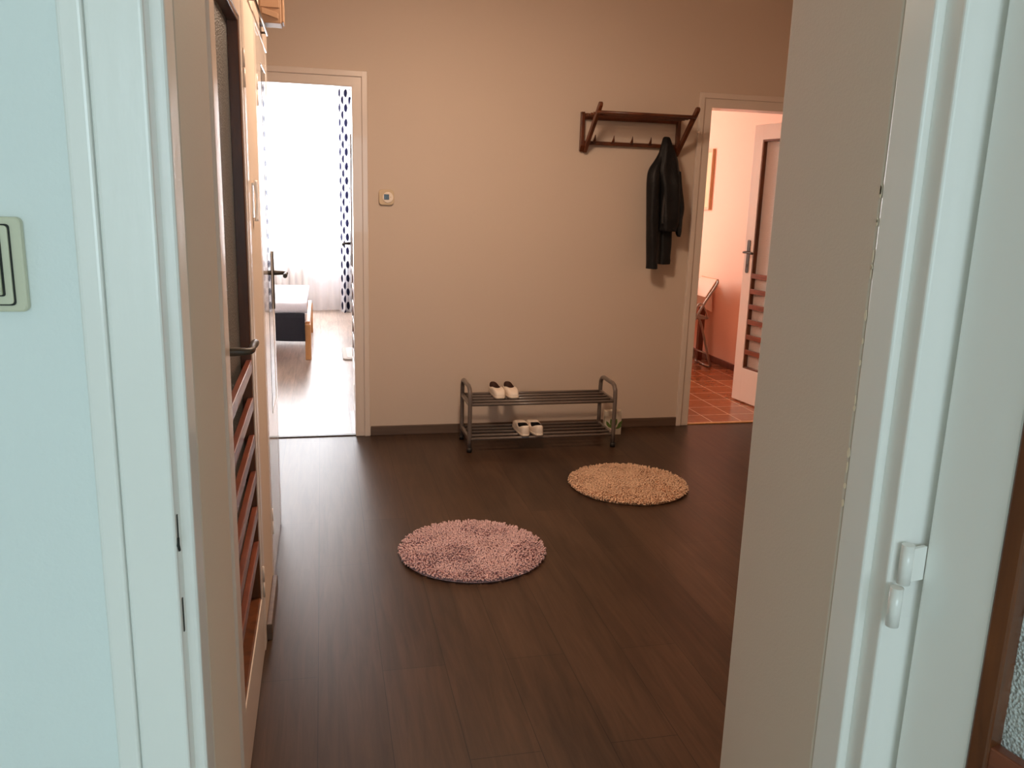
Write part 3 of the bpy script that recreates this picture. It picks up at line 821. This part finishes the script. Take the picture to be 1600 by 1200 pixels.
# ------------------------------------------------------------------ kitchen
t = thing('kitchen_table', 'dark wooden table under a white cloth against the peach wall', 'table', (0, 0, 0))
tx0, tx1, ty0, ty1 = 2.72, 3.455, 7.0, 7.9
MB().box(tx0, tx1, ty0, ty1, .715, .742, M['dark_table'], .003).build('tabletop', t)
for (a, b, c, d_) in ((tx0+.05, tx1-.05, ty0+.045, ty0+.065), (tx0+.05, tx1-.05, ty1-.065, ty1-.045)): MB().box(a, b, c, d_, .63, .715, M['dark_table']).build('apron', t)
for x in (tx0+.02, tx1-.068):
    for y in (ty0+.02, ty1-.068):
        MB().box(x, x+.048, y, y+.048, 0, .715, M['dark_table'], .003).build('leg', t)
o = MB(); rows = []
per = []
def cloth_ring(off, z, wob, pointy):
    r = []
    x0, x1, y0, y1 = tx0-off, min(tx1+off, 3.494), ty0-off, ty1+off
    n = 24
    for (ax, ay), (bx_, by_) in (((x0, y0), (x1, y0)), ((x1, y0), (x1, y1)), ((x1, y1), (x0, y1)), ((x0, y1), (x0, y0))):
        for k in range(n):
            q = k/n; x = ax+(bx_-ax)*q; y = ay+(by_-ay)*q
            corner = max(0, 1-min(q, 1-q)*7)
            w_ = wob*math.sin(k*1.9)*.5
            r.append((min(x+w_*(1 if ax == bx_ else 0), 3.495), y-(w_ if ay == by_ else 0), z-pointy*corner))
    return r
rows = [cloth_ring(-.05, .7455, 0, 0), cloth_ring(.0, .7455, 0, 0), cloth_ring(.008, .738, 0, 0), cloth_ring(.012, .66, .008, .0), cloth_ring(.018, .58, .014, .02), cloth_ring(.022, .505, .02, .05)]
o.grid(rows, M['cloth'], True, False)
f = o.bm.faces.new([o.bm.verts.new(p) for p in rows[0]]); f.material_index = 0
ob = o.build('tablecloth'); tag(ob, 'white tablecloth hanging over the table edge beyond the right doorway', 'tablecloth')

ch = thing('folding_chair', 'white and chrome folding chair beside the table, seen side on', 'chair', (0, 0, 0))
St = M['steel']
o = MB()
ya, yb = 6.60, 6.96
for y in (ya, yb): o.tube(smooth_path([(2.90, y, .012), (3.06, y, .30), (3.20, y, .56), (3.31, y, .735), (3.33, y+(.02 if y == ya else -.02), .772)], 5), .0105, St, 10)
o.tube([(2.90, ya, .012), (2.90, yb, .012)], .0105, St, 10)
o.tube([(3.33, ya+.02, .772), (3.33, yb-.02, .772)], .0105, St, 10)
o.build('back_frame', ch)
o = MB()
for y in (ya+.025, yb-.025): o.tube(smooth_path([(3.13, y, .46), (3.20, y, .415), (3.30, y, .10), (3.325, y, .03), (3.33, y+(.03 if y < 6.8 else -.03), .012)], 5), .0105, St, 10)
o.tube([(3.33, ya+.055, .012), (3.33, yb-.055, .012)], .0105, St, 10); o.tube([(3.29, ya+.025, .13), (3.29, yb-.025, .13)], .008, St, 8)
o.build('rear_legs', ch)
MB().prism([(2.93, .445), (3.27, .435), (3.29, .45), (3.22, .475), (2.95, .475)], 'y', ya+.035, yb-.035, M['seat'], .006).build('seat', ch)
MB().prism([(3.225, .63), (3.24, .625), (3.345, .775), (3.338, .79), (3.32, .785)], 'y', ya+.02, yb-.02, M['chair_back'], .005).build('backrest', ch)
for y in (ya, yb): MB().tube(smooth_path([(3.13, y, .47), (3.15, y, .56), (3.19, y, .575), (3.235, y, .50), (3.25, y, .45)], 5), .007, St, 8).build('seat_link', ch)

t = thing('framed_picture', 'pale picture in a thin wooden frame on the peach wall', 'picture', (3.5, 7.42, 1.64))
o = MB()
for a, b, c, d_ in ((-.21, -.185, -.272, .272), (.185, .21, -.272, .272)): o.box(-.028, 0, a, b, c, d_, M['frame_wood'], .002)
for c, d_ in ((-.272, -.247), (.247, .272)): o.box(-.0278, 0, -.185, .185, c, d_, M['frame_wood'], .002)
o.build('frame', t)
MB().box(-.014, -.004, -.186, .186, -.248, .248, M['canvas']).build('canvas', t)

# ------------------------------------------------------------------ light
def area(name, loc, rot, sx, sy, power, c):
    l = bpy.data.lights.new(name, 'AREA'); l.shape = 'RECTANGLE'; l.size = sx; l.size_y = sy; l.energy = power; l.color = c
    o = bpy.data.objects.new(name, l); col.objects.link(o); o.location = loc; o.rotation_euler = rot
    return o
# daylight outside the three windows
area('daylight_bedroom', (-.77, 10.75, 1.6), (R(-90), 0, 0), 2.5, 2.1, 370, (.97, .98, 1))
area('daylight_kitchen', (1.85, 9.05, 1.65), (R(-90), 0, R(8)), 1.5, 1.6, 122, (1, .91, .82))
area('daylight_near', (.2, -2.55, 1.55), (R(90), 0, 0), 2.0, 1.6, 49, (.72, .93, 1))
# added warm fill lights, unseen above the frame, to brighten the hall
l = bpy.data.lights.new('hall_fill', 'POINT'); l.energy = 29; l.color = (1, .73, .54); l.shadow_soft_size = .16
o = bpy.data.objects.new('hall_fill', l); col.objects.link(o); o.location = (.58, 3.02, 2.34)
l = bpy.data.lights.new('hall_fill_down', 'AREA'); l.shape = 'DISK'; l.size = .32; l.energy = 25; l.color = (1, .73, .53)
o = bpy.data.objects.new('hall_fill_down', l); col.objects.link(o); o.location = (.58, 3.02, 2.52)
wd = bpy.data.worlds.new('sky'); sc.world = wd; wd.use_nodes = True
bg = wd.node_tree.nodes['Background']; bg.inputs[0].default_value = (.75, .85, 1, 1); bg.inputs[1].default_value = 1.0

# ------------------------------------------------------------------ camera
cam = bpy.data.cameras.new('camera'); co = bpy.data.objects.new('camera', cam); col.objects.link(co)
cam.sensor_width = 36; cam.lens = 36*1294/1600; cam.clip_start = .02
A_ = [[0.975334, -0.019759, 0.219846], [-0.218786, -0.218516, 0.950991], [0.029249, -0.975633, -0.217449]]
m4 = Matrix(((A_[0][0], -A_[0][1], -A_[0][2], 0), (A_[1][0], -A_[1][1], -A_[1][2], 0), (A_[2][0], -A_[2][1], -A_[2][2], 1.41), (0, 0, 0, 1)))
co.matrix_world = m4
sc.camera = co
vs = sc.view_settings
sc.display_settings.display_device = 'sRGB'
vs.view_transform = 'Standard'; vs.look = 'None'; vs.gamma = 1; vs.use_curve_mapping = False; vs.exposure = 0.0
cy = sc.cycles
cy.use_denoising = True
cy.max_bounces = 16; cy.diffuse_bounces = 10; cy.glossy_bounces = 6; cy.transmission_bounces = 8; cy.transparent_max_bounces = 12
cy.sample_clamp_indirect = 8
cy.caustics_reflective = False; cy.caustics_refractive = False
